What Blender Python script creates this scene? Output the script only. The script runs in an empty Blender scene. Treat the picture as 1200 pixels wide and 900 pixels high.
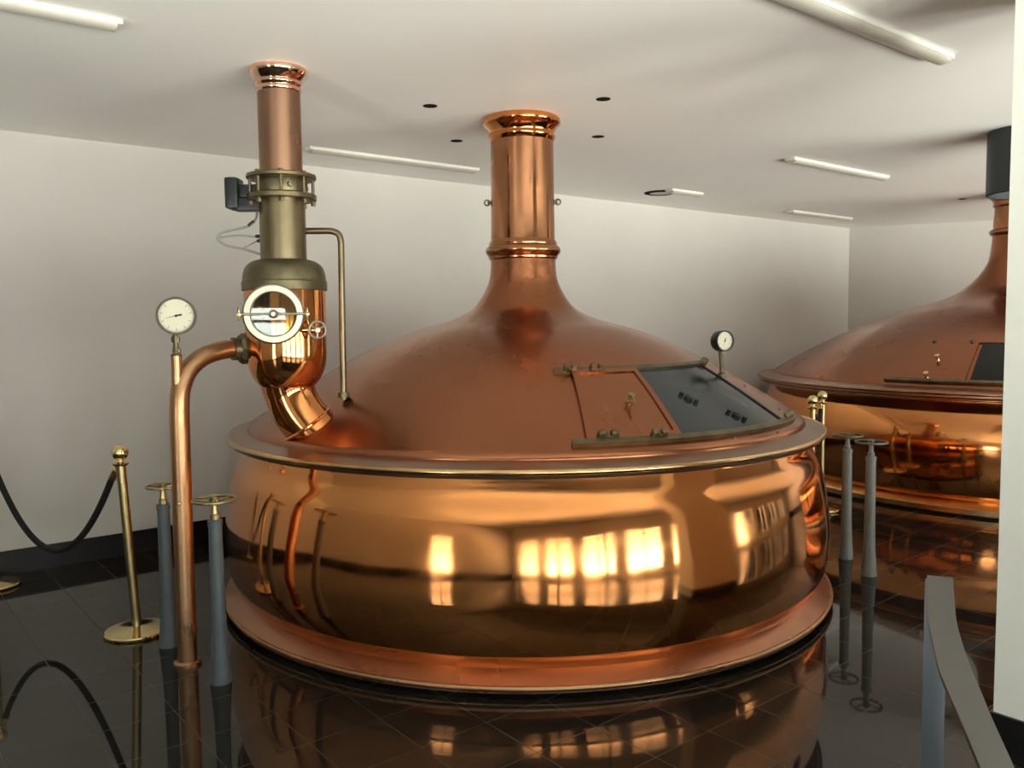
import bpy, bmesh, math, random
import numpy as np
from mathutils import Vector, Matrix
PI = math.pi
S = bpy.context.scene
COL = S.collection
random.seed(4)

# ------------------------------------------------------------------ camera
cam_d = bpy.data.cameras.new('camera'); cam = bpy.data.objects.new('camera', cam_d); COL.objects.link(cam)
cam_d.sensor_width = 36; cam_d.lens = 29.6; cam_d.clip_start = .05; cam_d.clip_end = 200
cr = Vector((0.77588145, -0.63076803, -0.01181826)); cu = Vector((0.05565548, 0.04977548, 0.99720854)); cf = Vector((0.628419, 0.77437336, -0.07372557))
cam.matrix_world = Matrix(((cr.x, cu.x, -cf.x, 0), (cr.y, cu.y, -cf.y, 0), (cr.z, cu.z, -cf.z, 1.54), (0, 0, 0, 1)))
S.camera = cam
# ------------------------------------------------------------------ view
S.view_settings.view_transform = 'Standard'; S.view_settings.look = 'None'
S.view_settings.exposure = -0.09; S.view_settings.gamma = 1.0; S.view_settings.use_curve_mapping = False
S.cycles.max_bounces = 10; S.cycles.diffuse_bounces = 5; S.cycles.glossy_bounces = 6; S.cycles.transparent_max_bounces = 8
S.cycles.sample_clamp_indirect = 14.0; S.cycles.use_denoising = True
S.cycles.caustics_reflective = True; S.cycles.blur_glossy = 0.6
# ------------------------------------------------------------------ sky outside the windows
SKY_STRENGTH = 48.0
W = bpy.data.worlds.new('daylight'); S.world = W; W.use_nodes = True
wn = W.node_tree.nodes; wl = W.node_tree.links; wn.clear()
wo = wn.new('ShaderNodeOutputWorld'); bg = wn.new('ShaderNodeBackground'); bg.inputs['Strength'].default_value = SKY_STRENGTH
tc = wn.new('ShaderNodeTexCoord'); sx = wn.new('ShaderNodeSeparateXYZ'); rp = wn.new('ShaderNodeValToRGB')
mr = wn.new('ShaderNodeMapRange'); mr.inputs['From Min'].default_value = -1; mr.inputs['From Max'].default_value = 1
wl.new(tc.outputs['Generated'], sx.inputs[0]); wl.new(sx.outputs['Z'], mr.inputs[0]); wl.new(mr.outputs[0], rp.inputs[0])
e = rp.color_ramp.elements      # brightness by elevation shaped to light ceiling and walls: bright ground, dimmed horizon, sky
def el_(z): return (z + 1) / 2
e[0].position = el_(-.8); e[0].color = (.62, .60, .55, 1); e[1].position = el_(.9); e[1].color = (.50, .56, .62, 1)
for p_, c_ in ((-.40, (1.35, 1.30, 1.18, 1)), (-.27, (1.25, 1.205, 1.10, 1)), (-.16, (.66, .635, .58, 1)), (-.085, (.31, .30, .275, 1)), (-.02, (.39, .375, .34, 1)), (.05, (.16, .157, .147, 1)), (.16, (.075, .075, .072, 1)), (.40, (.36, .40, .44, 1))):
    q_ = rp.color_ramp.elements.new(el_(p_)); q_.color = c_
wl.new(rp.outputs[0], bg.inputs[0]); wl.new(bg.outputs[0], wo.inputs[0])

# ------------------------------------------------------------------ room layout (metres)
CEIL = 2.74
BACK = 6.007          # back wall plane, y
FRONT = -3.1          # window wall plane, y
LEFT = -3.6
CORNER = (10.75, 6.007)
RDIR = Vector((.42, -.907, 0)).normalized()
WIN = [(-3.3 + 1.75 * i, -1.95 + 1.75 * i) for i in range(10)]   # window x spans
WZ0, WZ1 = .12, 1.50
LWIN = [(.15, 1.05)]   # spans in y of the windows in the left wall
for (a, b) in WIN:      # light portals in the window openings
    l = bpy.data.lights.new('window_light', 'AREA'); l.shape = 'RECTANGLE'; l.size = b - a; l.size_y = WZ1 - WZ0
    l.cycles.is_portal = True
    o = bpy.data.objects.new('window_light', l); COL.objects.link(o)
    o.location = ((a + b) / 2, FRONT - .16, (WZ0 + WZ1) / 2); o.rotation_euler = (PI / 2, 0, 0)   # emits towards +y
for (a, b) in LWIN:
    l = bpy.data.lights.new('window_light', 'AREA'); l.shape = 'RECTANGLE'; l.size = b - a; l.size_y = WZ1 - WZ0
    l.cycles.is_portal = True
    o = bpy.data.objects.new('window_light', l); COL.objects.link(o)
    o.location = (LEFT - .16, (a + b) / 2, (WZ0 + WZ1) / 2); o.rotation_euler = (PI / 2, 0, -PI / 2)   # emits towards +x

# ------------------------------------------------------------------ materials
def mat(name, col, rough=.5, metal=0., ior=1.45, spec=None, noise=None, bump=None, coat=0., rvar=None):
    """noise=(scale, second colour, low, high)  bump=(scale, strength, distance)  rvar=(scale, rmin, rmax)"""
    m = bpy.data.materials.new(name); m.use_nodes = True; nt = m.node_tree; b = nt.nodes['Principled BSDF']
    b.inputs['Base Color'].default_value = (*col, 1); b.inputs['Roughness'].default_value = rough
    b.inputs['Metallic'].default_value = metal; b.inputs['IOR'].default_value = ior
    if spec is not None: b.inputs['Specular IOR Level'].default_value = spec
    b.inputs['Coat Weight'].default_value = coat
    tcn = nt.nodes.new('ShaderNodeTexCoord')
    def nz(scale, detail=4):
        n = nt.nodes.new('ShaderNodeTexNoise'); n.inputs['Scale'].default_value = scale; n.inputs['Detail'].default_value = detail
        nt.links.new(tcn.outputs['Object'], n.inputs['Vector']); return n
    if noise:
        n = nz(noise[0], 6); r = nt.nodes.new('ShaderNodeValToRGB')
        r.color_ramp.elements[0].position = noise[2]; r.color_ramp.elements[1].position = noise[3]
        r.color_ramp.elements[0].color = (*col, 1); r.color_ramp.elements[1].color = (*noise[1], 1)
        nt.links.new(n.outputs['Fac'], r.inputs[0]); nt.links.new(r.outputs[0], b.inputs['Base Color'])
    if rvar:
        n = nz(rvar[0], 5); r = nt.nodes.new('ShaderNodeMapRange')
        r.inputs['From Min'].default_value = .3; r.inputs['From Max'].default_value = .7
        r.inputs['To Min'].default_value = rvar[1]; r.inputs['To Max'].default_value = rvar[2]
        nt.links.new(n.outputs['Fac'], r.inputs[0]); nt.links.new(r.outputs[0], b.inputs['Roughness'])
    if bump:
        n = nz(bump[0], 2); bp = nt.nodes.new('ShaderNodeBump'); bp.inputs['Strength'].default_value = bump[1]; bp.inputs['Distance'].default_value = bump[2]
        nt.links.new(n.outputs['Fac'], bp.inputs['Height']); nt.links.new(bp.outputs[0], b.inputs['Normal'])
    return m
M = {}
M['wall'] = mat('white_plaster', (.63, .61, .575), .9, noise=(1.5, (.60, .58, .545), .3, .7), bump=(60, .05, .01))
M['ceiling'] = mat('ceiling_plaster', (.90, .885, .85), .5, spec=.45, noise=(.8, (.87, .855, .82), .3, .7), bump=(1.2, .25, .02))
M['pillar'] = mat('lit_white_plaster', (.88, .89, .83), .85, noise=(1.5, (.85, .86, .80), .3, .7))  # greenish white, made whiter to stand in for stronger window light
M['black'] = mat('black_baseboard', (.006, .006, .007), .35)
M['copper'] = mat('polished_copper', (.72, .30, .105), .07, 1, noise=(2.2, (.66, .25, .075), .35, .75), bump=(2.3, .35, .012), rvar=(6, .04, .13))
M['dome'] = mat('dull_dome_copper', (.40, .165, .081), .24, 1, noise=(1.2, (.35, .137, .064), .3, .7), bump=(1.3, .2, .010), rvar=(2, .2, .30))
M['neckcopper'] = mat('neck_copper', (.47, .225, .115), .13, 1, noise=(5, (.41, .18, .08), .3, .75), bump=(6, .2, .006), rvar=(9, .08, .22))
M['satin'] = mat('satin_copper', (.50, .30, .165), .26, 1, noise=(4, (.41, .22, .11), .3, .7), rvar=(8, .25, .42))
M['ring'] = mat('brushed_ring_copper', (.47, .24, .145), .30, 1, noise=(2.5, (.40, .20, .12), .3, .7), rvar=(3, .26, .36))
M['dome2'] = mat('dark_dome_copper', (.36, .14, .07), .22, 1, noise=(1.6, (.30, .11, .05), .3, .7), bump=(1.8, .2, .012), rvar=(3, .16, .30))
M['lip'] = mat('brass_coloured_lip', (.72, .50, .25), .2, 1, noise=(8, (.55, .32, .15), .35, .7))
M['flangering'] = mat('grey_tarnished_copper', (.42, .26, .19), .3, 1, noise=(4, (.34, .24, .17), .3, .7))
M['bronze'] = mat('olive_bronze', (.24, .195, .115), .36, 1, noise=(9, (.19, .155, .09), .3, .7))
M['darkbronze'] = mat('dark_bronze', (.13, .11, .065), .42, .9, noise=(14, (.20, .17, .10), .35, .7))
M['brass'] = mat('polished_brass', (.82, .68, .36), .12, 1, noise=(8, (.72, .58, .28), .3, .7))
M['agedbrass'] = mat('aged_brass', (.40, .33, .16), .28, 1, noise=(8, (.32, .26, .13), .3, .7))
M['chrome'] = mat('chrome', (.38, .365, .30), .36, 1)
M['gaugecase'] = mat('dark_gauge_case', (.06, .055, .038), .35, .8)
M['tube'] = mat('dull_tube_copper', (.34, .20, .13), .30, 1, noise=(4, (.29, .16, .10), .3, .7), rvar=(8, .24, .38))
M['pink'] = mat('rosy_copper', (.80, .50, .36), .10, 1)
M['blackglass'] = mat('black_glass', (.004, .006, .005), .12, 0, ior=1.28)
M['mirror'] = mat('bowl_chrome', (.60, .60, .50), .10, 1, bump=(9, .4, .01))
M['grey'] = mat('blue_grey_paint', (.085, .105, .115), .42, noise=(20, (.06, .08, .09), .3, .7), bump=(40, .15, .004))
M['palegrey'] = mat('pale_grey_paint', (.17, .185, .17), .4, noise=(14, (.13, .145, .135), .3, .7))
M['blackplastic'] = mat('black_plastic', (.010, .014, .015), .35)
M['cable'] = mat('grey_cable', (.27, .27, .255), .5)
M['rope'] = mat('black_rope', (.008, .008, .008), .85, bump=(90, .6, .01))
M['dial'] = mat('dial_cream', (.70, .68, .52), .45)
M['ink'] = mat('dial_ink', (.03, .03, .03), .6)
M['inkpale'] = mat('dial_mark', (.30, .29, .22), .6)
M['steel'] = mat('brushed_steel', (.155, .15, .138), .42, .8, noise=(18, (.14, .135, .125), .3, .7))
M['steelpost'] = mat('blue_steel', (.13, .15, .17), .4, .7)
M['lampwhite'] = mat('lamp_white', (.72, .70, .64), .4)
M['lampdiff'] = mat('lamp_diffuser', (.50, .475, .41), .3, coat=.2)
M['spot'] = mat('spot_dark', (.02, .016, .012), .9, spec=.05)
M['spotrim'] = mat('spot_rim', (.55, .52, .46), .4)
M['darkcyl'] = mat('charcoal_metal', (.035, .042, .044), .45, .2)
M['joint'] = M['black']
M['frame'] = mat('window_frame_white', (.75, .75, .73), .5)

def floor_mat():
    m = bpy.data.materials.new('polished_black_tiles'); m.use_nodes = True; nt = m.node_tree; b = nt.nodes['Principled BSDF']; L = nt.links
    tcn = nt.nodes.new('ShaderNodeTexCoord'); sp = nt.nodes.new('ShaderNodeSeparateXYZ'); L.new(tcn.outputs['Object'], sp.inputs[0])
    def math_(op, a, b_=None):
        n = nt.nodes.new('ShaderNodeMath'); n.operation = op
        for i, v in enumerate((a, b_)):
            if v is None: continue
            if isinstance(v, (int, float)): n.inputs[i].default_value = v
            else: L.new(v, n.inputs[i])
        return n.outputs[0]
    T = .2975; outs = []
    for s, off in ((sp.outputs['X'], 1.2965), (sp.outputs['Y'], 1.3215)):
        d = math_('DIVIDE', math_('SUBTRACT', s, off - 40 * T), T)
        f = math_('FRACT', math_('ADD', d, .5))
        outs.append(math_('LESS_THAN', math_('ABSOLUTE', math_('SUBTRACT', f, .5)), .0052))
    j = math_('MAXIMUM', outs[0], outs[1])
    n = nt.nodes.new('ShaderNodeTexNoise'); n.inputs['Scale'].default_value = 3; L.new(tcn.outputs['Object'], n.inputs['Vector'])
    r = nt.nodes.new('ShaderNodeValToRGB'); r.color_ramp.elements[0].color = (.010, .009, .008, 1); r.color_ramp.elements[1].color = (.018, .016, .013, 1); L.new(n.outputs['Fac'], r.inputs[0])
    mx = nt.nodes.new('ShaderNodeMix'); mx.data_type = 'RGBA'; L.new(j, mx.inputs['Factor']); L.new(r.outputs[0], mx.inputs['A']); mx.inputs['B'].default_value = (.046, .036, .026, 1)
    L.new(mx.outputs['Result'], b.inputs['Base Color'])
    L.new(math_('ADD', math_('MULTIPLY', j, .35), .035), b.inputs['Roughness'])
    b.inputs['IOR'].default_value = 1.45
    return m
M['floor'] = floor_mat()

def glass_mat(name, tint, fac=.9, rough=.02, reflect=(.9, .95, 1)):
    m = bpy.data.materials.new(name); m.use_nodes = True; nt = m.node_tree; nt.nodes.clear()
    o = nt.nodes.new('ShaderNodeOutputMaterial'); t = nt.nodes.new('ShaderNodeBsdfTransparent'); t.inputs[0].default_value = (*tint, 1)
    g = nt.nodes.new('ShaderNodeBsdfGlossy'); g.inputs['Color'].default_value = (*reflect, 1); g.inputs['Roughness'].default_value = rough
    f = nt.nodes.new('ShaderNodeFresnel'); f.inputs[0].default_value = 1.5; x = nt.nodes.new('ShaderNodeMixShader')
    nt.links.new(f.outputs[0], x.inputs[0]); nt.links.new(t.outputs[0], x.inputs[1]); nt.links.new(g.outputs[0], x.inputs[2]); nt.links.new(x.outputs[0], o.inputs[0])
    return m
M['pane'] = glass_mat('window_pane', (.96, .98, .97))
M['portglass'] = glass_mat('port_glass', (.85, .9, .82))
M['hatchglass'] = mat('dark_hatch_glass', (.012, .017, .020), .09, 0, ior=1.5, noise=(3, (.03, .04, .045), .35, .8), rvar=(5, .05, .25))

# ------------------------------------------------------------------ mesh helpers
def obj(name, bm, m, parent=None, smooth=35):
    me = bpy.data.meshes.new(name); bmesh.ops.remove_doubles(bm, verts=bm.verts, dist=1e-6)
    bmesh.ops.recalc_face_normals(bm, faces=bm.faces); bm.to_mesh(me); bm.free()
    if isinstance(m, str): m = M[m]
    me.materials.append(m)
    if smooth:
        me.shade_smooth(); me.set_sharp_from_angle(angle=math.radians(smooth))
    o = bpy.data.objects.new(name, me); COL.objects.link(o)
    if parent: o.parent = parent
    return o
def struct(name, bm, m, parent=None, smooth=35):
    o = obj(name, bm, m, parent, smooth)
    if not parent: o['kind'] = 'structure'
    return o
def thing(name, label, cat, loc=(0, 0, 0), rz=0, group=None):
    o = bpy.data.objects.new(name, None); COL.objects.link(o); o.empty_display_size = .1
    o.location = loc; o.rotation_euler = (0, 0, rz); o['label'] = label; o['category'] = cat
    if group: o['group'] = group
    return o
def tag(o, label, cat, group=None):
    o['label'] = label; o['category'] = cat
    if group: o['group'] = group
    return o
def dup(root, loc, rz, label):
    r = root.copy(); COL.objects.link(r); r.location = loc; r.rotation_euler = (0, 0, rz); r['label'] = label
    for ch in list(root.children):
        c = ch.copy(); COL.objects.link(c); c.parent = r
        for g in list(ch.children):
            d = g.copy(); COL.objects.link(d); d.parent = c
    return r
def xf(bm, verts, loc=(0, 0, 0), axis=None):
    """rotate so +z points along axis, then move"""
    R = Vector(axis).to_track_quat('Z', 'Y').to_matrix().to_4x4() if axis is not None else Matrix.Identity(4)
    bmesh.ops.transform(bm, matrix=Matrix.Translation(Vector(loc)) @ R, verts=verts)
def lathe(bm, prof, seg=64, loc=(0, 0, 0), axis=None, closed=False, a0=0, a1=2 * PI):
    full = abs(a1 - a0 - 2 * PI) < 1e-6; n = seg if full else seg + 1
    rings = []; new = []
    for r, z in prof:
        if r < 1e-6:
            v = bm.verts.new((0, 0, z)); rings.append([v] * n); new.append(v)
        else:
            ring = [bm.verts.new((r * math.cos(a0 + (a1 - a0) * i / seg), r * math.sin(a0 + (a1 - a0) * i / seg), z)) for i in range(n)]
            rings.append(ring); new += ring
    k = len(rings)
    for i in range(k if closed else k - 1):
        A, B = rings[i], rings[(i + 1) % k]
        for j in range(seg):
            j2 = (j + 1) % n
            vs = []
            for v in (A[j], A[j2], B[j2], B[j]):
                if v not in vs: vs.append(v)
            if len(vs) > 2:
                try: bm.faces.new(vs)
                except ValueError: pass
    xf(bm, new, loc, axis)
    return new
def smooth_prof(pts, n=6):
    out = []
    P = [Vector((p[0], p[1])) for p in pts]
    for i in range(len(P) - 1):
        p0 = P[max(i - 1, 0)]; p1 = P[i]; p2 = P[i + 1]; p3 = P[min(i + 2, len(P) - 1)]
        for k in range(n):
            t = k / n
            q = .5 * ((2 * p1) + (p2 - p0) * t + (2 * p0 - 5 * p1 + 4 * p2 - p3) * t * t + (3 * p1 - p0 - 3 * p2 + p3) * t ** 3)
            out.append((q.x, q.y))
    out.append(tuple(pts[-1])); return out
def smooth_path(pts, n=8):
    out = []; P = [Vector(p) for p in pts]
    for i in range(len(P) - 1):
        p0 = P[max(i - 1, 0)]; p1 = P[i]; p2 = P[i + 1]; p3 = P[min(i + 2, len(P) - 1)]
        for k in range(n):
            t = k / n
            out.append(.5 * ((2 * p1) + (p2 - p0) * t + (2 * p0 - 5 * p1 + 4 * p2 - p3) * t * t + (3 * p1 - p0 - 3 * p2 + p3) * t ** 3))
    out.append(P[-1]); return out
def tube(bm, pts, r, seg=16, closed=False, cap=True):
    P = [Vector(p) for p in pts]; n = len(P); rr = r if isinstance(r, (list, tuple)) else [r] * n
    t0 = ((P[1] - P[-1]) if closed else (P[1] - P[0])).normalized()
    up = Vector((0, 0, 1)) if abs(t0.z) < .9 else Vector((1, 0, 0)); nrm = (up - t0 * up.dot(t0)).normalized()
    rings = []; prev = t0
    for i in range(n):
        a = P[i - 1] if (i or closed) else P[i]; b = P[(i + 1) % n] if (i < n - 1 or closed) else P[i]
        t = (b - a).normalized(); nrm = prev.rotation_difference(t) @ nrm; nrm = (nrm - t * nrm.dot(t)).normalized(); prev = t; bn = t.cross(nrm)
        rings.append([bm.verts.new(P[i] + (nrm * math.cos(2 * PI * k / seg) + bn * math.sin(2 * PI * k / seg)) * rr[i]) for k in range(seg)])
    for i in range(n if closed else n - 1):
        A, B = rings[i], rings[(i + 1) % n]
        for k in range(seg): bm.faces.new((A[k], A[(k + 1) % seg], B[(k + 1) % seg], B[k]))
    if cap and not closed: bm.faces.new(rings[0]); bm.faces.new(rings[-1])
def box(bm, lo, hi, bev=0, M4=None):
    c = [(a + b) / 2 for a, b in zip(lo, hi)]; s = [abs(b - a) for a, b in zip(lo, hi)]
    r = bmesh.ops.create_cube(bm, size=1); bmesh.ops.scale(bm, vec=s, verts=r['verts']); bmesh.ops.translate(bm, vec=c, verts=r['verts'])
    vs = r['verts']
    if bev:
        es = {e for v in vs for e in v.link_edges}
        q = bmesh.ops.bevel(bm, geom=list(es), offset=bev, segments=2, affect='EDGES', profile=.6)
        vs = list({v for f in q['faces'] for v in f.verts} | {v for v in vs if v.is_valid})
    if M4 is not None: bmesh.ops.transform(bm, matrix=M4, verts=vs)
def prism(bm, poly, z0, z1):
    a = [bm.verts.new((x, y, z0)) for x, y in poly]; b = [bm.verts.new((x, y, z1)) for x, y in poly]; n = len(poly)
    bm.faces.new(a[::-1]); bm.faces.new(b)
    for i in range(n): bm.faces.new((a[i], a[(i + 1) % n], b[(i + 1) % n], b[i]))
def B(): return bmesh.new()
def polar(r, deg): return r * math.cos(math.radians(deg)), r * math.sin(math.radians(deg))

# ------------------------------------------------------------------ setting
RW1 = Vector((CORNER[0], CORNER[1], 0)) + RDIR * ((CORNER[1] - FRONT) / -RDIR.y)   # right wall meets the window wall
RX = RW1.x
bm = B(); prism(bm, [(LEFT, FRONT), (RX, FRONT), CORNER, (LEFT, BACK)], -.1, 0); struct('floor', bm, 'floor', smooth=0)
bm = B(); prism(bm, [(LEFT, FRONT), (RX, FRONT), CORNER, (LEFT, BACK)], CEIL, CEIL + .12); struct('ceiling', bm, 'ceiling', smooth=0)
bm = B(); box(bm, (LEFT - .2, BACK, -.1), (CORNER[0] + .3, BACK + .2, CEIL + .1)); struct('wall_back', bm, 'wall', smooth=0)
bm = B()
ys = [FRONT - .2] + [v for ab in LWIN for v in ab] + [BACK + .2]
for i in range(0, len(ys), 2): box(bm, (LEFT - .2, ys[i], -.1), (LEFT, ys[i + 1], CEIL + .1))
for a, b in LWIN:
    box(bm, (LEFT - .2, a, -.1), (LEFT, b, WZ0)); box(bm, (LEFT - .2, a, WZ1), (LEFT, b, CEIL + .1))
struct('wall_left', bm, 'wall', smooth=0)
for i, (a, b) in enumerate(LWIN):
    bm = B(); x0, x1 = LEFT - .13, LEFT - .08; mid = (a + b) / 2
    for lo, hi in (((x0, a, WZ0), (x1, a + .05, WZ1)), ((x0, b - .05, WZ0), (x1, b, WZ1)), ((x0, a, WZ0), (x1, b, WZ0 + .05)), ((x0, a, WZ1 - .05), (x1, b, WZ1)), ((x0, mid - .025, WZ0), (x1, mid + .025, WZ1)), ((x0, a, 1.25), (x1, b, 1.29))):
        box(bm, lo, hi)
    w = struct('window_%d' % (i + 11), bm, 'frame', smooth=0)
    bm = B(); box(bm, (LEFT - .108, a + .05, WZ0 + .05), (LEFT - .102, b - .05, WZ1 - .05)); obj('window_pane', bm, 'pane', w, smooth=0)
nr = Vector((-RDIR.y, RDIR.x, 0))   # outward normal
c0 = Vector((CORNER[0], CORNER[1], 0)) - RDIR * .02
bm = B(); prism(bm, [tuple(c0.xy), tuple((RW1 + RDIR * .2).xy), tuple((RW1 + RDIR * .2 + nr * .2).xy), tuple((c0 + nr * .2).xy)], -.1, CEIL + .1)
struct('wall_right', bm, 'wall', smooth=0)
bm = B()
xs = [LEFT - .2] + [v for ab in WIN for v in ab] + [RX + .2]
for i in range(0, len(xs), 2): box(bm, (xs[i], FRONT - .2, -.1), (xs[i + 1], FRONT, CEIL + .1))
for a, b in WIN:
    box(bm, (a, FRONT - .2, -.1), (b, FRONT, WZ0)); box(bm, (a, FRONT - .2, WZ1), (b, FRONT, CEIL + .1))
struct('wall_front', bm, 'wall', smooth=0)
for i, (a, b) in enumerate(WIN):
    bm = B(); y0, y1 = FRONT - .13, FRONT - .08; mid = (a + b) / 2
    for lo, hi in (((a, y0, WZ0), (a + .05, y1, WZ1)), ((b - .05, y0, WZ0), (b, y1, WZ1)), ((a, y0, WZ0), (b, y1, WZ0 + .05)), ((a, y0, WZ1 - .05), (b, y1, WZ1)), ((mid - .025, y0, WZ0), (mid + .025, y1, WZ1)), ((a, y0, 1.25), (b, y1, 1.29))):
        box(bm, lo, hi)
    w = struct('window_%d' % (i + 1), bm, 'frame', smooth=0)
    bm = B(); box(bm, (a + .05, FRONT - .108, WZ0 + .05), (b - .05, FRONT - .102, WZ1 - .05)); obj('window_pane', bm, 'pane', w, smooth=0)
bm = B(); box(bm, (LEFT, BACK - .014, 0), (CORNER[0], BACK, .152)); struct('baseboard_back', bm, 'black', smooth=0)
bm = B(); q = [c0, RW1]; prism(bm, [tuple((c0 - nr * .014).xy), tuple((RW1 - nr * .014).xy), tuple(RW1.xy), tuple(c0.xy)], 0, .152); struct('baseboard_right', bm, 'black', smooth=0)
bm = B(); box(bm, (LEFT, FRONT, 0), (LEFT + .014, BACK, .152)); struct('baseboard_left', bm, 'black', smooth=0)
# white pillar at the right edge of the view
PX, PY = 3.118, 1.171
bm = B(); box(bm, (PX, .45, 0), (PX + .62, PY, CEIL)); struct('wall_pillar', bm, 'pillar', smooth=0)
bm = B()
for lo, hi in (((PX - .012, .438, 0), (PX, PY + .012, .15)), ((PX, PY, 0), (PX + .62, PY + .012, .15)), ((PX + .62, .438, 0), (PX + .632, PY + .012, .15)), ((PX, .438, 0), (PX + .62, .45, .15))): box(bm, lo, hi)
struct('baseboard_pillar', bm, 'black', smooth=0)

# ------------------------------------------------------------------ the large kettle
KX, KY = 3.269, 3.908
kettle = thing('brewing_kettle', 'large polished copper brewing kettle in the middle, its whole dome and neck visible', 'kettle', (KX, KY, 0))
def annular(bm, prof, seg): lathe(bm, prof, seg, closed=True)
BODY = [(1.634, .905), (1.637, .885), (1.642, .862), (1.656, .815), (1.70, .723), (1.731, .568), (1.748, .42), (1.748, .33), (1.735, .23), (1.706, .14), (1.672, .085), (1.66, .05)]
bm = B(); lathe(bm, smooth_prof(BODY, 6), 192); obj('kettle_body', bm, 'copper', kettle, 60)
bm = B(); lathe(bm, [(1.64, .02), (1.64, .102), (1.672, .100), (1.745, .058), (1.757, .052), (1.757, .022)], 192, closed=True); obj('base_ring', bm, 'ring', kettle, 25)
bm = B()
lathe(bm, [(1.757 + .011 * math.cos(t), .042 + .012 * math.sin(t)) for t in [k * PI / 5 for k in range(10)]], 192, closed=True); obj('base_bead', bm, 'satin', kettle, 60)
bm = B(); lathe(bm, [(1.55, 0), (1.71, 0), (1.71, .022), (1.55, .022)], 128, closed=True); obj('plinth', bm, 'black', kettle, 25)
bm = B(); lathe(bm, [(1.585, .955), (1.60, .966), (1.63, .955), (1.70, .940), (1.712, .936), (1.712, .916), (1.702, .898), (1.645, .892), (1.585, .892)], 192, closed=True); obj('rim_flange', bm, 'flangering', kettle, 40)
bm = B(); lathe(bm, [(1.716 + .0125 * math.cos(t), .928 + .0135 * math.sin(t)) for t in [k * PI / 6 for k in range(12)]], 192, closed=True); obj('rim_lip', bm, 'lip', kettle, 60)
DOME = [(1.615, .958), (1.605, .985), (1.55, 1.022), (1.45, 1.084), (1.25, 1.206), (1.05, 1.318), (.85, 1.417), (.65, 1.492), (.45, 1.548), (.323, 1.606), (.259, 1.677), (.213, 1.764), (.197, 1.841), (.194, 1.925)]
DP = smooth_prof(DOME, 6)
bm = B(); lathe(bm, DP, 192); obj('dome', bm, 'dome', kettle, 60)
_r = np.array([p[0] for p in DP][::-1]); _z = np.array([p[1] for p in DP][::-1])
def dome_z(r): return float(np.interp(r, _r, _z))
def dpt(r, deg, h=0):
    """a point h above the dome surface, in kettle coordinates"""
    s = (dome_z(r + .02) - dome_z(r - .02)) / .04; n = Vector((-s, 1)).normalized()
    x, y = polar(r + n.x * h, deg); return Vector((x, y, dome_z(r) + n.y * h))
def dnorm(r, deg): return (dpt(r, deg, .1) - dpt(r, deg, 0)).normalized()
NECK = [(.192, 1.92), (.192, 1.985), (.192, 2.03), (.189, 2.3), (.187, 2.6), (.188, 2.63)]
bm = B(); lathe(bm, NECK, 96); obj('neck', bm, 'neckcopper', kettle, 40)
bm = B(); lathe(bm, smooth_prof([(.19, 1.905), (.204, 1.912), (.206, 1.925), (.213, 1.935), (.224, 1.95), (.226, 1.966), (.217, 1.983), (.204, 1.992), (.205, 2.003), (.196, 2.02), (.188, 2.03)], 3), 96); obj('neck_collar', bm, 'neckcopper', kettle, 50)
bm = B(); lathe(bm, smooth_prof([(.187, 2.60), (.197, 2.618), (.200, 2.632), (.192, 2.642), (.197, 2.66), (.213, 2.685), (.229, 2.70), (.231, 2.722), (.222, 2.738)], 3), 96); obj('ceiling_collar', bm, 'copper', kettle, 50)
for s in (1, -1):     # small bronze eye brackets either side of the neck
    d = Vector((-.776 * s, .631 * s, 0)); p = d * .187 + Vector((0, 0, 2.25))
    bm = B(); tube(bm, [p - d * .004, p + d * .022], .010, 12)
    c = p + d * .024; t = Vector((.631, .776, 0))
    tube(bm, [c + (d * math.cos(k * PI / 8) + Vector((0, 0, 1)) * math.sin(k * PI / 8)) * .016 for k in range(16)], .005, 8, closed=True)
    obj('neck_bracket', bm, 'darkbronze', kettle)
# hatch on the dome
def polar_patch(bm, r0, r1, a0, a1, h0, h1, nr=8, na=16):
    """a slab following the dome from height h0 to h1 above it"""
    G = {}
    for k, h in enumerate((h0, h1)):
        for i in range(nr + 1):
            for j in range(na + 1): G[k, i, j] = bm.verts.new(dpt(r0 + (r1 - r0) * i / nr, a0 + (a1 - a0) * j / na, h))
    for i in range(nr):
        for j in range(na):
            bm.faces.new((G[1, i, j], G[1, i + 1, j], G[1, i + 1, j + 1], G[1, i, j + 1])); bm.faces.new((G[0, i, j], G[0, i, j + 1], G[0, i + 1, j + 1], G[0, i + 1, j]))
    for j in range(na):
        for i in (0, nr): bm.faces.new((G[0, i, j], G[1, i, j], G[1, i, j + 1], G[0, i, j + 1]))
    for i in range(nr):
        for j in (0, na): bm.faces.new((G[0, i, j], G[0, i + 1, j], G[1, i + 1, j], G[1, i, j]))
def slant_patch(bm, r0, r1, aT0, aT1, aB0, aB1, h0, h1, nr=8, na=14):
    G = {}
    for k, h in enumerate((h0, h1)):
        for i in range(nr + 1):
            t = i / nr
            for j in range(na + 1):
                s = j / na; G[k, i, j] = bm.verts.new(dpt(r0 + (r1 - r0) * t, (aT0 + (aB0 - aT0) * t) * (1 - s) + (aT1 + (aB1 - aT1) * t) * s, h))
    for i in range(nr):
        for j in range(na):
            bm.faces.new((G[1, i, j], G[1, i + 1, j], G[1, i + 1, j + 1], G[1, i, j + 1])); bm.faces.new((G[0, i, j], G[0, i, j + 1], G[0, i + 1, j + 1], G[0, i + 1, j]))
    for j in range(na):
        for i in (0, nr): bm.faces.new((G[0, i, j], G[1, i, j], G[1, i, j + 1], G[0, i, j + 1]))
    for i in range(nr):
        for j in (0, na): bm.faces.new((G[0, i, j], G[0, i + 1, j], G[1, i + 1, j], G[1, i, j]))
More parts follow.
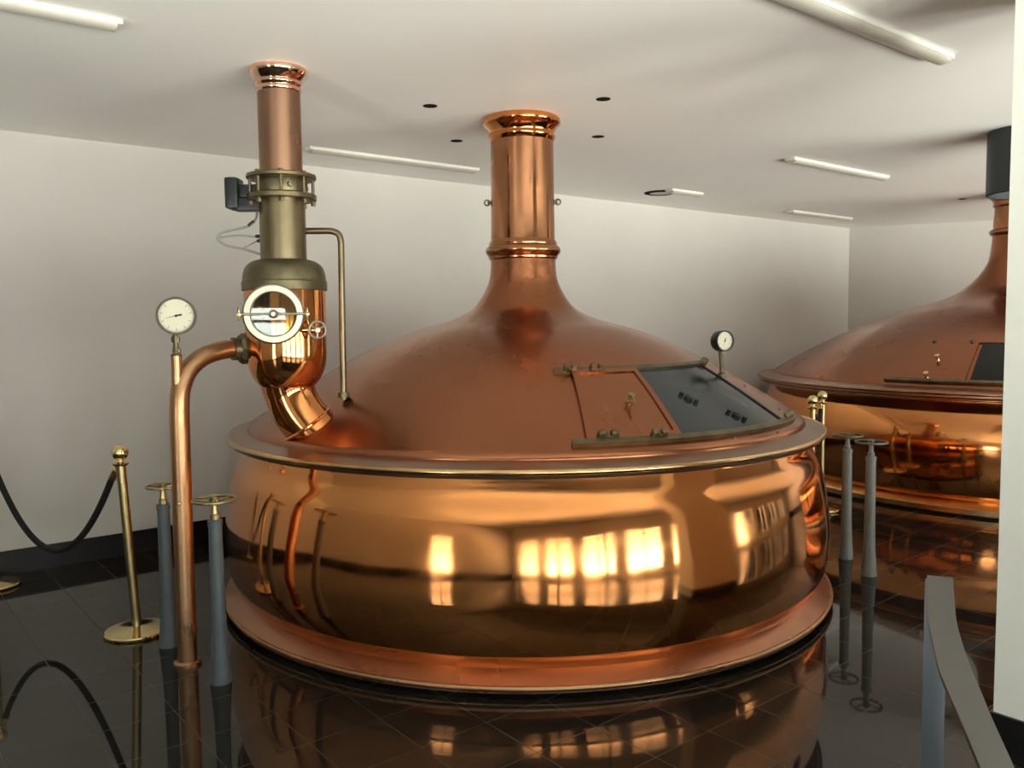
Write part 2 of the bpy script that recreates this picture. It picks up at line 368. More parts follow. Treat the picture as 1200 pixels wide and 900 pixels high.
for r0, r1, nm in ((1.078, 1.102, 'upper_rail'), (1.548, 1.574, 'lower_rail')):
    bm = B(); polar_patch(bm, r0, r1, -122.6, -65.2 if r0 < 1.3 else -66.8, -.004, .020, 2, 48); rail = obj('hatch_rail', bm, 'darkbronze', kettle, 40)
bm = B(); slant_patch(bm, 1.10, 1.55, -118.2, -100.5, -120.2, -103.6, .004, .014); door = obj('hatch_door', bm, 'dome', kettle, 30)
bm = B()
for args in ((1.10, 1.55, -118.2, -116.6, -120.2, -118.8), (1.10, 1.55, -101.8, -100.5, -104.7, -103.6), (1.10, 1.125, -116.6, -101.8, -116.7, -102.0), (1.525, 1.55, -118.7, -104.5, -118.8, -104.7)):
    slant_patch(bm, *args, .014, .021, 8, 6)
obj('door_border', bm, 'dome', door, 30)
bm = B(); slant_patch(bm, 1.10, 1.548, -100.4, -71.5, -103.5, -73.6, .0, .006, 10, 24); win = obj('hatch_window', bm, 'hatchglass', kettle, 30)
bm = B()
slant_patch(bm, 1.10, 1.548, -71.5, -70.6, -73.6, -72.9, -.002, .012, 8, 2)
obj('window_edge', bm, 'black', win, 30)
for r, az in ((1.33, -94.0), (1.47, -86.5)):
    bm = B(); p = dpt(r, az, .006); n = dnorm(r, az)
    lathe(bm, [(0, 0), (.022, 0), (.022, .012), (.012, .02), (0, .02)], 20, p, n)
    for k in range(3):
        az2 = az + (k - 1) * .95; lathe(bm, [(0, 0), (.012, 0), (.012, .016), (0, .018)], 12, dpt(r + .028 * (k - 1), az2, .006), n)
    obj('clamp_knob', bm, 'blackplastic', win)
# rollers on the rails
for r, az, sc_ in ((1.095, -118.6, .8), (1.095, -111.6, .9), (1.095, -68.2, .7), (1.538, -116.6, 1.25), (1.545, -107.8, 1.0), (1.545, -69.6, 1.1)):
    p = dpt(r, az, .018); n = dnorm(r, az)
    tg = Vector((-math.sin(math.radians(az)), math.cos(math.radians(az)), 0)); rd = tg.cross(n)
    Mx = Matrix.Translation(p) @ Matrix((tg, rd, n)).transposed().to_4x4()
    bm = B(); box(bm, (-.038 * sc_, -.014, -.004), (.038 * sc_, .016, .012), .003, Mx)
    for s in (-1, 1): lathe(bm, [(0, -.016), (.013 * sc_, -.016), (.016 * sc_, -.010), (.016 * sc_, .010), (.013 * sc_, .016), (0, .016)], 18, p + tg * .022 * s * sc_ + n * .014, rd)
    br = obj('rail_roller', bm, 'bronze', kettle)
# latch
p = dpt(1.335, -109.0, .014); n = dnorm(1.335, -109)
bm = B(); lathe(bm, [(0, 0), (.018, 0), (.018, .008), (.009, .012), (.009, .03), (.016, .034), (.016, .045), (0, .048)], 20, p, n)
tube(bm, [p + n * .038, p + n * .044 + (dpt(1.40, -109.6) - dpt(1.335, -109)) * 1.0], [.007, .005], 10); obj('door_latch', bm, 'agedbrass', kettle)
for r, az in ((1.585, -93), (1.30, -62.5), (1.49, -64.5), (1.61, -80)):
    bm = B(); lathe(bm, [(0, 0), (.007, 0), (.006, .005), (0, .007)], 10, dpt(min(r, 1.60), az, .0), dnorm(min(r, 1.58), az)); obj('rivet', bm, 'bronze', kettle)

# ------------------------------------------------------------------ gauges
def dial_marks(bm, R, z, n=9, a0=-225, a1=45, long=.16):
    arc = [(math.cos(math.radians(a0 + (a1 - a0) * k / 54)), math.sin(math.radians(a0 + (a1 - a0) * k / 54))) for k in range(55)]
    for p, q in zip(arc, arc[1:]): bm.faces.new([bm.verts.new((u[0] * R * m_, u[1] * R * m_, z)) for u, m_ in ((p, .85), (p, .87), (q, .87), (q, .85))])
    for k in range(n):
        a = math.radians(a0 + (a1 - a0) * k / (n - 1)); d = Vector((math.cos(a), math.sin(a), 0)); t = Vector((-d.y, d.x, 0))
        p0 = d * R * (.86 - long); p1 = d * R * .86; w = R * .022
        box_pts = [p0 - t * w, p1 - t * w, p1 + t * w, p0 + t * w]
        bm.faces.new([bm.verts.new((q.x, q.y, z)) for q in box_pts])
def gauge(name, label, R, depth, centre, facing, base, caseM, needle_deg, roll=0):
    """round dial gauge on a stem; facing = direction the dial looks"""
    g = thing(name, label, 'gauge', base)
    c = Vector(centre) - Vector(base); f = Vector(facing).normalized()
    Q = f.to_track_quat('Z', 'Y').to_matrix().to_4x4(); Mx = Matrix.Translation(c) @ Q
    def fin(bm): bmesh.ops.transform(bm, matrix=Mx, verts=bm.verts)
    bm = B(); lathe(bm, [(0, -depth), (R * .94, -depth), (R, -depth * .85), (R, .004), (R * .985, .008), (R * .89, .008), (R * .865, .001), (R * .865, -.004), (0, -.004)], 64); fin(bm); obj('gauge_case', bm, caseM, g)
    bm = B(); lathe(bm, [(0, -.0035), (R * .865, -.0035), (R * .865, -.001), (0, -.001)], 64); fin(bm); di = obj('dial', bm, 'dial', g)
    bm = B(); dial_marks(bm, R * .93, 0); fin(bm); obj('dial_scale', bm, 'inkpale', di, 0)
    bm = B(); a = math.radians(needle_deg); d = Vector((math.cos(a), math.sin(a), 0)); t = Vector((-d.y, d.x, 0))
    bm.faces.new([bm.verts.new(tuple(q + Vector((0, 0, .002)))) for q in (-d * R * .02 - t * R * .045, d * R * .30 - t * R * .045, d * R * .30 + t * R * .045, -d * R * .02 + t * R * .045)])
    bm.faces.new([bm.verts.new(tuple(q + Vector((0, 0, .0015)))) for q in (-d * R * .70, -t * R * .02, d * R * .1, t * R * .02)])
    lathe(bm, [(0, 0), (R * .07, 0), (R * .06, .004), (0, .004)], 16); fin(bm); obj('pointer', bm, 'ink', g)
    return g, c
# ------------------------------------------------------------------ standpipe at the left
SP = Vector((1.196, 3.846, 0))
sp = thing('standpipe', 'tall copper pipe rising from the floor at left and curving over into the vapour separator', 'pipe', SP)
def L(v): return Vector(v) - SP
path = [L((1.196, 3.846, .0)), L((1.198, 3.846, .5)), L((1.203, 3.846, 1.0))] 
arc = smooth_path([(1.203, 3.846, 1.0), (1.205, 3.846, 1.17), (1.218, 3.851, 1.265), (1.262, 3.866, 1.346), (1.340, 3.888, 1.400), (1.435, 3.912, 1.424), (1.50, 3.925, 1.427), (1.535, 3.925, 1.427)], 8)
bm = B(); tube(bm, path[:2] + [L(p) for p in arc], .043, 32); obj('pipe', bm, 'satin', sp, 60)
bm = B(); lathe(bm, [(.044, 0), (.060, 0), (.060, .014), (.050, .022), (.044, .022)], 40, closed=True); obj('floor_flange', bm, 'satin', sp)
bm = B(); tube(bm, [L(p) for p in smooth_path([(1.212, 3.849, 1.21), (1.201, 3.845, 1.29), (1.200, 3.842, 1.35), (1.200, 3.842, 1.405)], 5)], [.034] + [.026] * 5 + [.0235] * 10, 20); obj('gauge_branch', bm, 'satin', sp, 60)
bm = B(); d = Vector((1, .0, 0)); lathe(bm, [(.040, -.03), (.062, -.03), (.074, -.014), (.074, .014), (.062, .03), (.040, .03)], 8, L((1.545, 3.925, 1.427)), d, closed=True)
lathe(bm, [(.044, -.06), (.054, -.06), (.054, .0), (.044, .0)], 32, L((1.545, 3.925, 1.427)), d, closed=True); obj('union_nut', bm, 'darkbronze', sp)
bm = B(); lathe(bm, smooth_prof([(0, .008), (.006, .006), (.008, 0)], 3), 14, L((1.176, 3.808, .75)), (-.4, -.9, 0)); obj('rivet', bm, 'brass', sp)
g, c = gauge('pressure_gauge', 'cream-dialled round gauge in a dark rim, topping the copper standpipe at far left', .084, .045, (1.201, 3.826, 1.584), (-.35, -.93, .0), (1.200, 3.842, 1.405), 'gaugecase', 12)
bm = B(); lathe(bm, [(0, -.0), (.024, -.0), (.024, .006), (.017, .01), (.013, .02), (.013, .045), (0, .045)], 20, (0, 0, 0)); lathe(bm, [(0, 0), (.017, 0), (.019, .01), (.017, .024), (0, .024)], 6, (.004, .004, -.0 + .012)); tube(bm, [(0, 0, .03), (0, .0, .11)], .012, 12); lathe(bm, [(0, 0), (.018, 0), (.02, .01), (.018, .026), (0, .026)], 6, (0, 0, .062)); obj('gauge_stem', bm, 'darkbronze', g)
gc, c2 = gauge('pressure_gauge', 'small white-dialled gauge standing on the dome above the hatch glass', .056, .055, (3.705, 2.765, 1.425), (-.30, -.95, .05), (3.692, 2.773, 1.238), 'blackplastic', 70)
bm = B(); tube(bm, [(0, 0, -.01), (.0, 0, .05), (.012, .02, .13)], [.014, .012, .010], 16); lathe(bm, [(0, -.005), (.028, -.005), (.022, .014), (.013, .02), (0, .02)], 20); obj('gauge_stem', bm, 'darkbronze', gc)

# ------------------------------------------------------------------ vapour separator stack
AX, AY = 1.72, 3.842
st = thing('vapour_stack', 'copper and bronze vapour separator stack with round sight glass, elbowed into the kettle dome', 'vent stack', (AX, AY, 0))
bm = B(); lathe(bm, [(.100, 2.235), (.099, 2.65)], 64); lathe(bm, [(.060, 2.235), (.100, 2.235)], 64); obj('upper_pipe', bm, 'tube', st, 60)
bm = B(); lathe(bm, smooth_prof([(.099, 2.628), (.104, 2.634), (.105, 2.645), (.101, 2.651), (.106, 2.657), (.111, 2.666), (.109, 2.674), (.106, 2.679), (.115, 2.688), (.127, 2.703), (.135, 2.72), (.134, 2.733), (.129, 2.7395)], 3), 64); obj('ceiling_collar', bm, 'pink', st, 60)
bm = B(); lathe(bm, [(.108, 1.835), (.107, 2.14)], 64); obj('lower_pipe', bm, 'bronze', st, 60)
bm = B(); lathe(bm, [(.10, 2.158), (.115, 2.158), (.118, 2.17), (.118, 2.215), (.115, 2.226), (.10, 2.226)], 48, closed=True)
for k in range(3):
    a = math.radians(-95 + k * 45); lathe(bm, [(0, 0), (.014, 0), (.012, .012), (0, .014)], 10, (.116 * math.cos(a), .116 * math.sin(a), 2.192), (math.cos(a), math.sin(a), 0))
obj('valve_body', bm, 'darkbronze', st)
for z0, z1 in ((2.226, 2.247), (2.128, 2.155)):
    bm = B(); lathe(bm, [(.10, z0), (.158, z0), (.162, z0 + .004), (.162, z1 - .004), (.158, z1), (.10, z1)], 64, closed=True); obj('flange', bm, 'bronze', st)
for k in range(8):
    x, y = polar(.145, -115 + 45 * k)
    bm = B(); tube(bm, [(x, y, 2.110), (x, y, 2.256)], .0075, 10)
    for z, hh in ((2.106, .020), (2.247, .009)): lathe(bm, [(0, 0), (.014, 0), (.014, hh * .8), (.010, hh), (0, hh)], 6, (x, y, z))
    obj('flange_bolt', bm, 'bronze', st)
bm = B(); lathe(bm, smooth_prof([(.108, 1.848), (.125, 1.846), (.155, 1.835), (.180, 1.812), (.192, 1.78), (.196, 1.745)], 4), 72)
lathe(bm, [(.196, 1.745), (.200, 1.742), (.200, 1.703), (.196, 1.70), (.188, 1.70)], 72); obj('separator_cap', bm, 'darkbronze', st, 50)
bm = B(); lathe(bm, smooth_prof([(.191, 1.712), (.191, 1.60), (.190, 1.48), (.189, 1.40), (.184, 1.355), (.170, 1.305), (.145, 1.262), (.118, 1.235), (.10, 1.22)], 5), 96); obj('separator_body', bm, 'copper', st, 60)
# elbow
P0, P1, P2 = Vector((0, 0, 1.285)), Vector((-.004, .002, 1.135)), Vector((.125, -.110, .985))
bz = [P0 * (1 - t) ** 2 + P1 * 2 * t * (1 - t) + P2 * t * t for t in [k / 16 for k in range(17)]]
bm = B(); tube(bm, bz, [.135 - .013 * min(1, k / 4) for k in range(17)], 64, cap=False); obj('elbow', bm, 'copper', st, 60)
nA = Vector((-.52, .22, .83)).normalized()
cpt = Vector((.066, -.060, 1.056))
bm = B(); lathe(bm, [(.105, -.008), (.128, -.008), (.133, -.002), (.133, .004), (.127, .010), (.105, .010)], 72, cpt, nA, closed=True)
obj('elbow_collar', bm, 'copper', st)
# sight glass
pc = Vector((1.585, 3.672, 1.588)) - Vector((AX, AY, 0)); f = (Vector((0, 0, 1.54)) + Vector((.12, -.05, -.02)) - Vector((1.585, 3.672, 1.588))).normalized(); f = Vector((-.44, -.90, -.02)).normalized()
Q = Matrix.Translation(pc) @ f.to_track_quat('Z', 'Y').to_matrix().to_4x4()
def atport(bm): bmesh.ops.transform(bm, matrix=Q, verts=bm.verts)
bm = B(); lathe(bm, [(.098, -.13), (.112, -.13), (.112, -.03), (.098, -.03)], 64, closed=True); atport(bm); obj('port_neck', bm, 'copper', st)
bm = B(); lathe(bm, [(.100, -.03), (.134, -.03), (.138, -.024), (.138, -.008), (.130, .0), (.104, .0), (.099, -.006)], 72, closed=True); atport(bm); port = obj('sight_glass_ring', bm, 'chrome', st)
bm = B(); lathe(bm, [(0, -.016), (.101, -.016), (.101, -.008), (0, -.008)], 64); atport(bm); obj('sight_glass', bm, 'portglass', port)
bm = B(); lathe(bm, smooth_prof([(0, -.085), (.05, -.080), (.085, -.06), (.099, -.025)], 5), 64); atport(bm); obj('port_bowl', bm, 'mirror', port)
bm = B(); tube(bm, [(-.160, 0, .008), (.160, 0, .008)], .0055, 12); lathe(bm, [(0, 0), (.020, 0), (.018, .012), (.010, .02), (0, .02)], 24, (0, 0, .004)); atport(bm); bar = obj('clamp_bar', bm, 'chrome', st)
for s in (-1, 1):
    bm = B(); tube(bm, [(s * .150, 0, -.05), (s * .150, 0, .018)], .006, 10); lathe(bm, [(0, 0), (.012, 0), (.010, .014), (0, .016)], 12, (s * .150, 0, .006))
    tube(bm, [(s * .150, -.030, .018), (s * .150, -.014, .012), (s * .150, .014, .012), (s * .150, .030, .018)], [.004, .006, .006, .004], 8)
    atport(bm); obj('wing_nut', bm, 'agedbrass', bar)
# small sampling valve right of the sight glass
vp = Vector((1.765, 3.60, 1.513)) - Vector((AX, AY, 0)); vf = Vector((-.30, -.95, 0)).normalized()
bm = B(); tube(bm, [Vector((-.01, -.18, vp.z)), vp - vf * .01], .014, 14); tube(bm, [vp - vf * .03 + Vector((.0, 0, 0)), vp - vf * .03 + Vector((-.05, .02, 0))], .014, 14); valve = obj('sample_valve', bm, 'copper', st)
bm = B(); R3 = vf.to_track_quat('Z', 'Y').to_matrix(); tube(bm, [vp + R3 @ Vector((.038 * math.cos(k * PI / 16), .038 * math.sin(k * PI / 16), 0)) for k in range(32)], .0055, 10, closed=True)
for k in range(3): tube(bm, [vp, vp + R3 @ Vector((.038 * math.cos(k * 2.094 + .5), .038 * math.sin(k * 2.094 + .5), 0))], .005, 8)
lathe(bm, [(0, -.01), (.014, -.01), (.012, .012), (0, .014)], 16, vp, vf); obj('valve_handwheel', bm, 'chrome', valve)
# bronze side pipe back to the dome
sp_pts = [(.09, -.035, 1.987), (.175, -.103, 1.987), (.195, -.119, 1.985), (.214, -.135, 1.976), (.224, -.144, 1.958), (.228, -.147, 1.93), (.236, -.118, 1.17)]
pts = [Vector(sp_pts[0])] + smooth_path(sp_pts[1:6], 5) + [Vector((.233, -.128, 1.5)), Vector(sp_pts[6])]
bm = B(); tube(bm, pts, .0155, 18); obj('side_pipe', bm, 'bronze', st, 60)
bm = B(); lathe(bm, [(.015, -.01), (.030, -.01), (.026, .014), (.015, .016)], 24, (.236, -.118, 1.19), closed=True); obj('pipe_flange', bm, 'bronze', st)
# actuator and its leads
la = Vector((-.776, .631, 0)); fa = Vector((.631, .776, 0))
Ma = Matrix.Translation(la * .205 + Vector((0, 0, 2.153))) @ Matrix((la, fa, Vector((0, 0, 1)))).transposed().to_4x4()
bm = B(); box(bm, (-.01, -.055, -.065), (.052, .055, .082), .012, Ma); box(bm, (-.11, -.04, -.072), (.02, .04, -.015), .006, Ma); box(bm, (-.10, -.03, -.01), (-.01, .03, .05), .006, Ma); act = obj('actuator', bm, 'blackplastic', st)
def wl_(p): return Vector(p) - Vector((AX, AY, 0))
bm = B()
tube(bm, [wl_(p) for p in smooth_path([(1.632, 3.937, 2.10), (1.632, 3.937, 2.06), (1.617, 3.945, 2.030), (1.588, 3.968, 2.008), (1.504, 4.034, 1.984), (1.478, 4.05, 1.955), (1.513, 4.02, 1.921), (1.588, 3.957, 1.898), (1.660, 3.90, 1.866)], 6)], .006, 10)
tube(bm, [wl_(p) for p in smooth_path([(1.640, 3.905, 1.958), (1.60, 3.94, 1.962), (1.545, 4.0, 1.968), (1.487, 4.045, 1.958)], 6)], .0045, 8)
tube(bm, [wl_(p) for p in smooth_path([(1.640, 3.90, 1.955), (1.61, 3.94, 1.93), (1.57, 3.975, 1.905)], 6)], .004, 8)
obj('cable', bm, 'cable', act, 60)
for a_, b_ in (((1.620, 3.943, 2.036), (1.598, 3.960, 2.014)), ((1.650, 3.90, 1.962), (1.618, 3.925, 1.962)), ((1.650, 3.90, 1.947), (1.622, 3.92, 1.938))): 
    bm = B(); tube(bm, [wl_(a_), wl_(b_)], .008, 10); obj('cable_plug', bm, 'blackplastic', act)

# ------------------------------------------------------------------ pedestal valves with handwheels
def pedestal(label, loc, h, m, wheelM, group, wr=.075, rz=0):
    t = thing('valve_pedestal', label, 'valve', loc, rz, group)
    bm = B(); lathe(bm, smooth_prof([(.045, 0), (.0445, .02), (.040, .08), (.034, .18), (.0315, .30)], 4) + [(.028, h - .11), (.031, h - .108), (.031, h - .085), (.025, h - .08), (0, h - .08)], 40); obj('column', bm, m, t, 30)
    bm = B(); lathe(bm, [(.020, h - .085), (.020, h - .06), (.015, h - .055), (.013, h - .03), (.012, h), (.013, h + .018), (0, h + .020)], 20); obj('spindle', bm, 'agedbrass' if wheelM == 'agedbrass' else 'palegrey', t)
    bm = B(); tube(bm, [(wr * math.cos(k * PI / 20), wr * math.sin(k * PI / 20), h + .004) for k in range(40)], .0065, 10, closed=True)
    for k in range(3): tube(bm, [(0, 0, h - .004), (wr * .5 * math.cos(k * 2.094), wr * .5 * math.sin(k * 2.094), h + .0), (wr * math.cos(k * 2.094), wr * math.sin(k * 2.094), h + .004)], .005, 8)
    lathe(bm, [(0, h - .01), (.02, h - .01), (.02, h + .012), (0, h + .012)], 20); obj('handwheel', bm, wheelM, t)
    return t
pedestal('blue-grey valve pedestal with a brass handwheel, between the brass rope post and the copper standpipe', (1.200, 4.129, 0), .775, 'grey', 'agedbrass', None, .072)
pedestal('blue-grey valve pedestal with a brass handwheel, between the copper standpipe and the large kettle', (1.242, 3.553, 0), .795, 'grey', 'agedbrass', None, .088, .4)
pedestal('pale grey valve pedestal just right of the large kettle, the nearer to its rim', (5.002, 2.782, 0), .79, 'palegrey', 'darkbronze', None, .088)
pedestal('pale grey valve pedestal between the two kettles, farther right than its neighbour', (4.767, 2.503, 0), .80, 'palegrey', 'steel', None, .088, .7)

# ------------------------------------------------------------------ rope stanchions
def stanchion(label, loc, h=.925, lean=(0, 0), pm='agedbrass'):
    t = thing('rope_stanchion', label, 'stanchion', loc, 0, None)
    t.rotation_euler = (lean[0], lean[1], 0) if False else (0, 0, 0)
    lx, ly = lean
    bm = B(); lathe(bm, [(0, 0), (.150, 0), (.155, .006), (.155, .014), (.150, .020), (.03, .032), (.022, .036), (0, .036)], 72); obj('base', bm, 'brass', t, 25)
    top = Vector((lx, ly, h - .075))
    bm = B(); tube(bm, [(0, 0, .03), top], .0225, 24); obj('post', bm, pm, t)
    bm = B(); lathe(bm, [(.018, -.012), (.030, -.010), (.040, -.002), (.040, .003), (.024, .006), (.018, .014), (.016, .03)] , 32, top)
    lathe(bm, [(.040 * math.sin(k * PI / 16), .055 - .040 * math.cos(k * PI / 16)) for k in range(17)], 32, top); obj('ball_finial', bm, 'brass', t, 60)
    return t, Vector(loc) + top
s1, h1 = stanchion('brass rope post with a round ball top, fully visible beside the copper standpipe', (1.133, 4.419, 0), .935, (-.035, .03))
s2, h2 = stanchion('brass rope post at the left edge of the picture, only its disc foot showing', (.680, 5.79, 0), .935)
s3, h3 = stanchion('brass ball-topped rope post between the two kettles, the right and farther of that pair', (6.148, 3.639, 0), .94)
s4, h4 = stanchion("brass ball-topped rope post just above the large kettle rim, left one of that pair", (5.85, 3.544, 0), .93)
def rope(label, a, b, sag, group=None):
    a = Vector(a) + Vector((0, 0, -.035)); b = Vector(b) + Vector((0, 0, -.035)); d = (b - a); dh = Vector((d.x, d.y, 0)).normalized()
    a = a + dh * .05; b = b - dh * .05; n = 48
    t = thing('barrier_rope', label, 'rope', (a.x, a.y, 0)); o = Vector((a.x, a.y, 0))
    P = [a.lerp(b, k / n) + Vector((0, 0, -sag * 4 * (k / n) * (1 - k / n))) - o for k in range(n + 1)]
    bm = B(); tube(bm, P[1:-1], .0165, 16); obj('rope', bm, 'rope', t, 60)
    for p, q, s in ((P[0], P[2], a), (P[-1], P[-3], b)):
        bm = B(); tube(bm, [p, p.lerp(q, .62)], [.014, .021], 16)
        u = (p - q).normalized(); tube(bm, [p + u * .012 + (u * math.cos(k * PI / 6) + Vector((0, 0, 1)) * math.sin(k * PI / 6)) * .014 for k in range(12)], .0035, 8, closed=True)
        obj('rope_hook', bm, 'brass', t)
rope('black braided rope drooping between the two brass posts on the left', h2, h1, .50)
rope('black braided rope linking the two brass posts beyond the large kettle', h3, h4, .12)

# ------------------------------------------------------------------ the second kettle
K2X, K2Y = 9.15, 3.30
k2 = thing('brewing_kettle', 'second copper brewing kettle at the right, half hidden by the white pillar', 'kettle', (K2X, K2Y, 0))
bm = B(); lathe(bm, smooth_prof([(2.33, .89), (2.34, .85), (2.40, .74), (2.445, .60), (2.455, .48), (2.44, .30), (2.41, .16), (2.38, .09), (2.37, .05)], 6), 224); obj('kettle_body', bm, 'copper', k2, 60)
bm = B(); lathe(bm, [(2.34, .02), (2.34, .12), (2.38, .115), (2.47, .075), (2.49, .06), (2.49, .02)], 192, closed=True); obj('base_ring', bm, 'lip', k2, 25)
bm = B(); lathe(bm, [(2.2, 0), (2.43, 0), (2.43, .022), (2.2, .022)], 128, closed=True); obj('plinth', bm, 'black', k2, 25)
bm = B(); lathe(bm, [(2.26, .985), (2.32, .982), (2.46, .955), (2.475, .950), (2.475, .920), (2.44, .905), (2.44, .885), (2.28, .87)], 224, closed=True); obj('rim_flange', bm, 'flangering', k2, 30)
bm = B(); lathe(bm, [(2.478 + .013 * math.cos(t), .945 + .013 * math.sin(t)) for t in [k * PI / 5 for k in range(10)]], 224, closed=True)
lathe(bm, [(2.445 + .010 * math.cos(t), .898 + .010 * math.sin(t)) for t in [k * PI / 5 for k in range(10)]], 224, closed=True); obj('rim_lip', bm, 'neckcopper', k2, 60)
D2 = smooth_prof([(2.33, .975), (2.30, 1.01), (2.10, 1.135), (1.703, 1.345), (1.375, 1.482), (1.056, 1.602), (.719, 1.702), (.527, 1.797), (.401, 1.913), (.32, 2.03), (.285, 2.13), (.266, 2.306), (.265, 2.33)], 6)
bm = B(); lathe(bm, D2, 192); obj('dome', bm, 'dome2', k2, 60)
bm = B(); lathe(bm, [(.262, 2.33), (.262, 2.44), (.254, 2.557), (.25, 2.66)], 64); obj('neck', bm, 'neckcopper', k2, 60)
bm = B(); lathe(bm, smooth_prof([(.262, 2.325), (.28, 2.335), (.293, 2.35), (.295, 2.368), (.285, 2.385), (.262, 2.395)], 3), 64); obj('neck_collar', bm, 'neckcopper', k2, 50)
bm = B(); lathe(bm, smooth_prof([(.252, 2.60), (.270, 2.625), (.262, 2.65), (.28, 2.68), (.30, 2.70), (.30, 2.7395)], 3), 64); obj('ceiling_collar', bm, 'neckcopper', k2, 50)
# its hatch (only the left part is in view)
_r2 = np.array([p[0] for p in D2][::-1]); _z2 = np.array([p[1] for p in D2][::-1])
dz1 = dome_z
def dome_z(r): return float(np.interp(r, _r2, _z2))
bm = B(); polar_patch(bm, 2.275, 2.30, -185, -120, -.004, .022, 2, 60); obj('hatch_rail', bm, 'darkbronze', k2, 40)
bm = B(); polar_patch(bm, 1.74, 1.765, -185, -120, -.004, .010, 2, 60); obj('hatch_rail', bm, 'dome2', k2, 40)
bm = B(); slant_patch(bm, 1.765, 2.27, -185.5, -169.5, -183.2, -169.3, .002, .012); obj('hatch_door', bm, 'dome2', k2, 30)
bm = B(); slant_patch(bm, 1.775, 2.268, -168.6, -140, -168.4, -140, .0, .008, 8, 20); w2 = obj('hatch_window', bm, 'blackglass', k2, 30)
for r, az in ((1.755, -181), (1.755, -171.2)):
    bm = B(); lathe(bm, [(0, 0), (.024, 0), (.02, .022), (0, .026)], 16, dpt(r, az, 0), dnorm(r, az)); obj('rail_roller', bm, 'darkbronze', k2)
for r in (2.035, 2.255):
    bm = B(); lathe(bm, [(0, 0), (.018, 0), (.010, .012), (.010, .03), (.020, .035), (.020, .052), (0, .056)], 20, dpt(r, -176.5, .01), dnorm(r, -176.5)); obj('door_knob', bm, 'brass', k2)
dome_z = dz1

# ------------------------------------------------------------------ curved steel handrail at bottom right
Lp = [(2.088, .946), (1.921, .868), (1.774, .798), (1.645, .729), (1.539, .671), (1.448, .614), (1.37, .563), (1.238, .479), (1.122, .403), (1.0, .32), (.90, .25)]
Rp = [(2.115, .895), (1.967, .828), (1.818, .76), (1.688, .692), (1.583, .633), (1.49, .578), (1.408, .53), (1.274, .448), (1.155, .376), (1.03, .29), (.93, .22)]
hr = thing('handrail', 'curved flat steel handrail with a flat upright, in front of the white pillar', 'handrail', (2.10, .92, 0))
def hl(x, y, z): return (x - 2.10, y - .92, z)
Ls = smooth_path([(x, y, 0) for x, y in Lp], 5); Rs = smooth_path([(x, y, 0) for x, y in Rp], 5)
bm = B(); rows = []
for a_, b_ in zip(Ls, Rs): rows.append([bm.verts.new(hl(a_.x, a_.y, .9)), bm.verts.new(hl(b_.x, b_.y, .9)), bm.verts.new(hl(b_.x, b_.y, .89)), bm.verts.new(hl(a_.x, a_.y, .89))])
for i in range(len(rows) - 1):
    for k in range(4): bm.faces.new((rows[i][k], rows[i][(k + 1) % 4], rows[i + 1][(k + 1) % 4], rows[i + 1][k]))
bm.faces.new(rows[0]); bm.faces.new(rows[-1]); obj('top_rail', bm, 'steel', hr, 30)
pd = Vector((.027, -.051, 0)).normalized()
for (cx_, cy_) in ((2.098, .926), (1.03, .315)):
    c_ = Vector((cx_, cy_, 0)); Mp = Matrix.Translation(c_ - Vector((2.10, .92, 0))) @ Matrix((pd, Vector((-pd.y, pd.x, 0)), Vector((0, 0, 1)))).transposed().to_4x4()
    bm = B(); box(bm, (-.026, -.005, .0), (.024, .005, .89), .001, Mp); obj('upright', bm, 'steelpost', hr, 30)
    
# ------------------------------------------------------------------ ceiling lights, spots, fixture
def lamp(label, x0, x1, y, group='slim white ceiling lamps'):
    t = thing('ceiling_lamp', label, 'ceiling light', ((x0 + x1) / 2, y, CEIL)); h = (x1 - x0) / 2
    bm = B(); box(bm, (-h, -.045, -.020), (h, .045, 0), .004); obj('lamp_housing', bm, 'lampwhite', t, 30)
    bm = B(); n = 10; rows = []
    for s in (-h + .02, h - .02): rows.append([bm.verts.new((s, .042 * math.cos(PI * k / n), -.018 - .022 * math.sin(PI * k / n))) for k in range(n + 1)])
    for k in range(n): bm.faces.new((rows[0][k], rows[0][k + 1], rows[1][k + 1], rows[1][k]))
    bm.faces.new(rows[0]); bm.faces.new(rows[1]); obj('lamp_diffuser', bm, 'lampdiff', t, 40)
lamp('slim white ceiling lamp cut off by the top left corner of the picture', -.48, .97, 3.63)
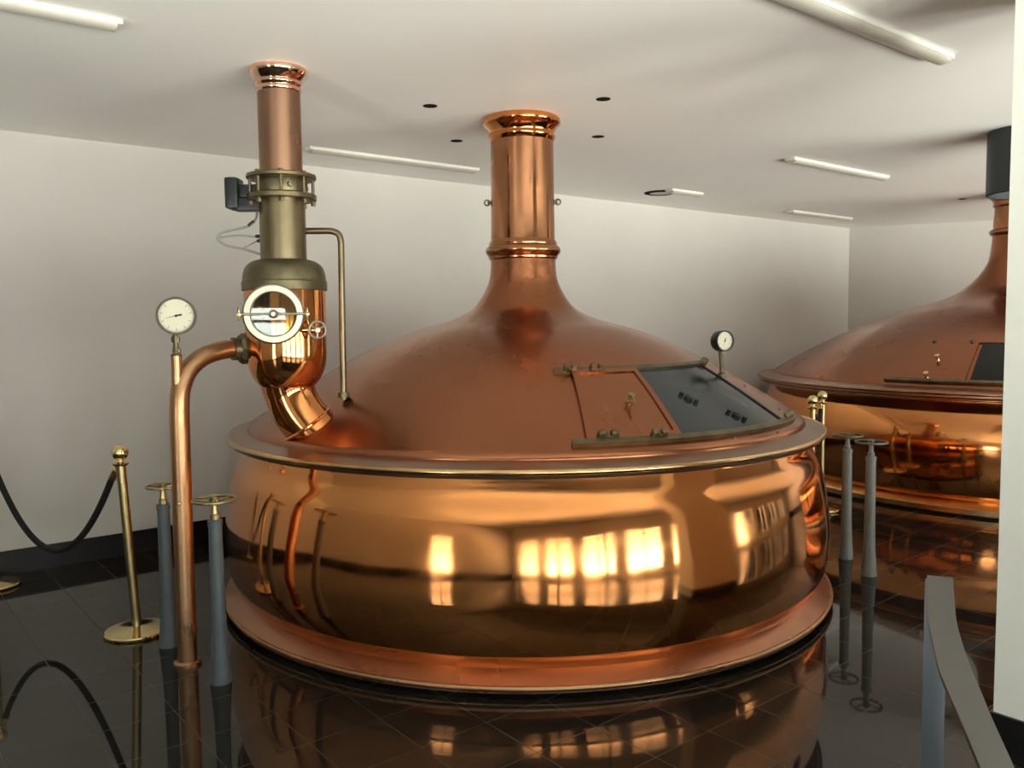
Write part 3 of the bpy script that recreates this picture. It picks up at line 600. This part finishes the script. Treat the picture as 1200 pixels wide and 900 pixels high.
lamp('slim white ceiling lamp above the back wall, just left of the kettle neck', 2.60, 4.03, 5.38)
lamp('widest-looking slim ceiling lamp, at the top right, nearest to the viewer', 2.66, 4.09, 1.83)
lamp('slim white ceiling lamp over the gap between the kettles, left of the charcoal cylinder', 5.66, 7.09, 3.65)
lamp('short-looking slim ceiling lamp beside the dark ring, right of the kettle neck', 6.08, 6.53, 5.17)
lamp('farthest slim ceiling lamp, near the room corner', 8.40, 9.66, 5.40)
def spot(label, x, y):
    t = thing('ceiling_spot', label, 'spotlight', (x, y, CEIL))
    bm = B(); lathe(bm, [(.026, 0), (.040, 0), (.040, -.002), (.030, -.004), (.026, -.003)], 28, closed=True); obj('trim_ring', bm, 'spot', t)
    bm = B(); lathe(bm, [(0, -.001), (.028, -.001), (.028, -.003), (0, -.003)], 24); obj('lens', bm, 'spot', t)
spot('tiny dark recessed spotlight left of the kettle neck, the nearer to the viewer', 2.669, 3.981)
spot('tiny dark recessed spotlight just left of the kettle neck, behind it', 3.311, 4.632)
spot('tiny dark recessed spotlight right of the kettle neck, upper of the two there', 3.343, 3.304)
spot('tiny dark recessed spotlight right of the kettle neck, lower of the two there', 3.984, 3.985)
spot('tiny dark recessed spotlight beside the second kettle neck at far right', 9.10, 3.86)
bm = B(); lathe(bm, [(.10, 0), (.15, 0), (.15, -.006), (.12, -.014), (.10, -.01)], 40, closed=True); v = obj('ceiling_vent', bm, 'spot'); v.location = (6.18, 5.36, CEIL)
tag(v, 'dark ring-shaped vent on the ceiling beside the short lamp', 'vent')
bm = B(); lathe(bm, [(0, -.002), (.11, -.002), (.11, -.008), (0, -.008)], 40); obj('vent_plate', bm, 'spotrim', v)
bm = B(); lathe(bm, [(0, 0), (.235, 0), (.24, -.004), (.24, -.405), (.234, -.41), (.225, -.41), (.225, -.36), (0, -.36)], 72); o = obj('ceiling_cylinder', bm, 'darkcyl'); o.location = (6.12, 2.19, CEIL)
tag(o, 'charcoal cylinder hanging from the ceiling next to the white pillar', 'ceiling fixture')
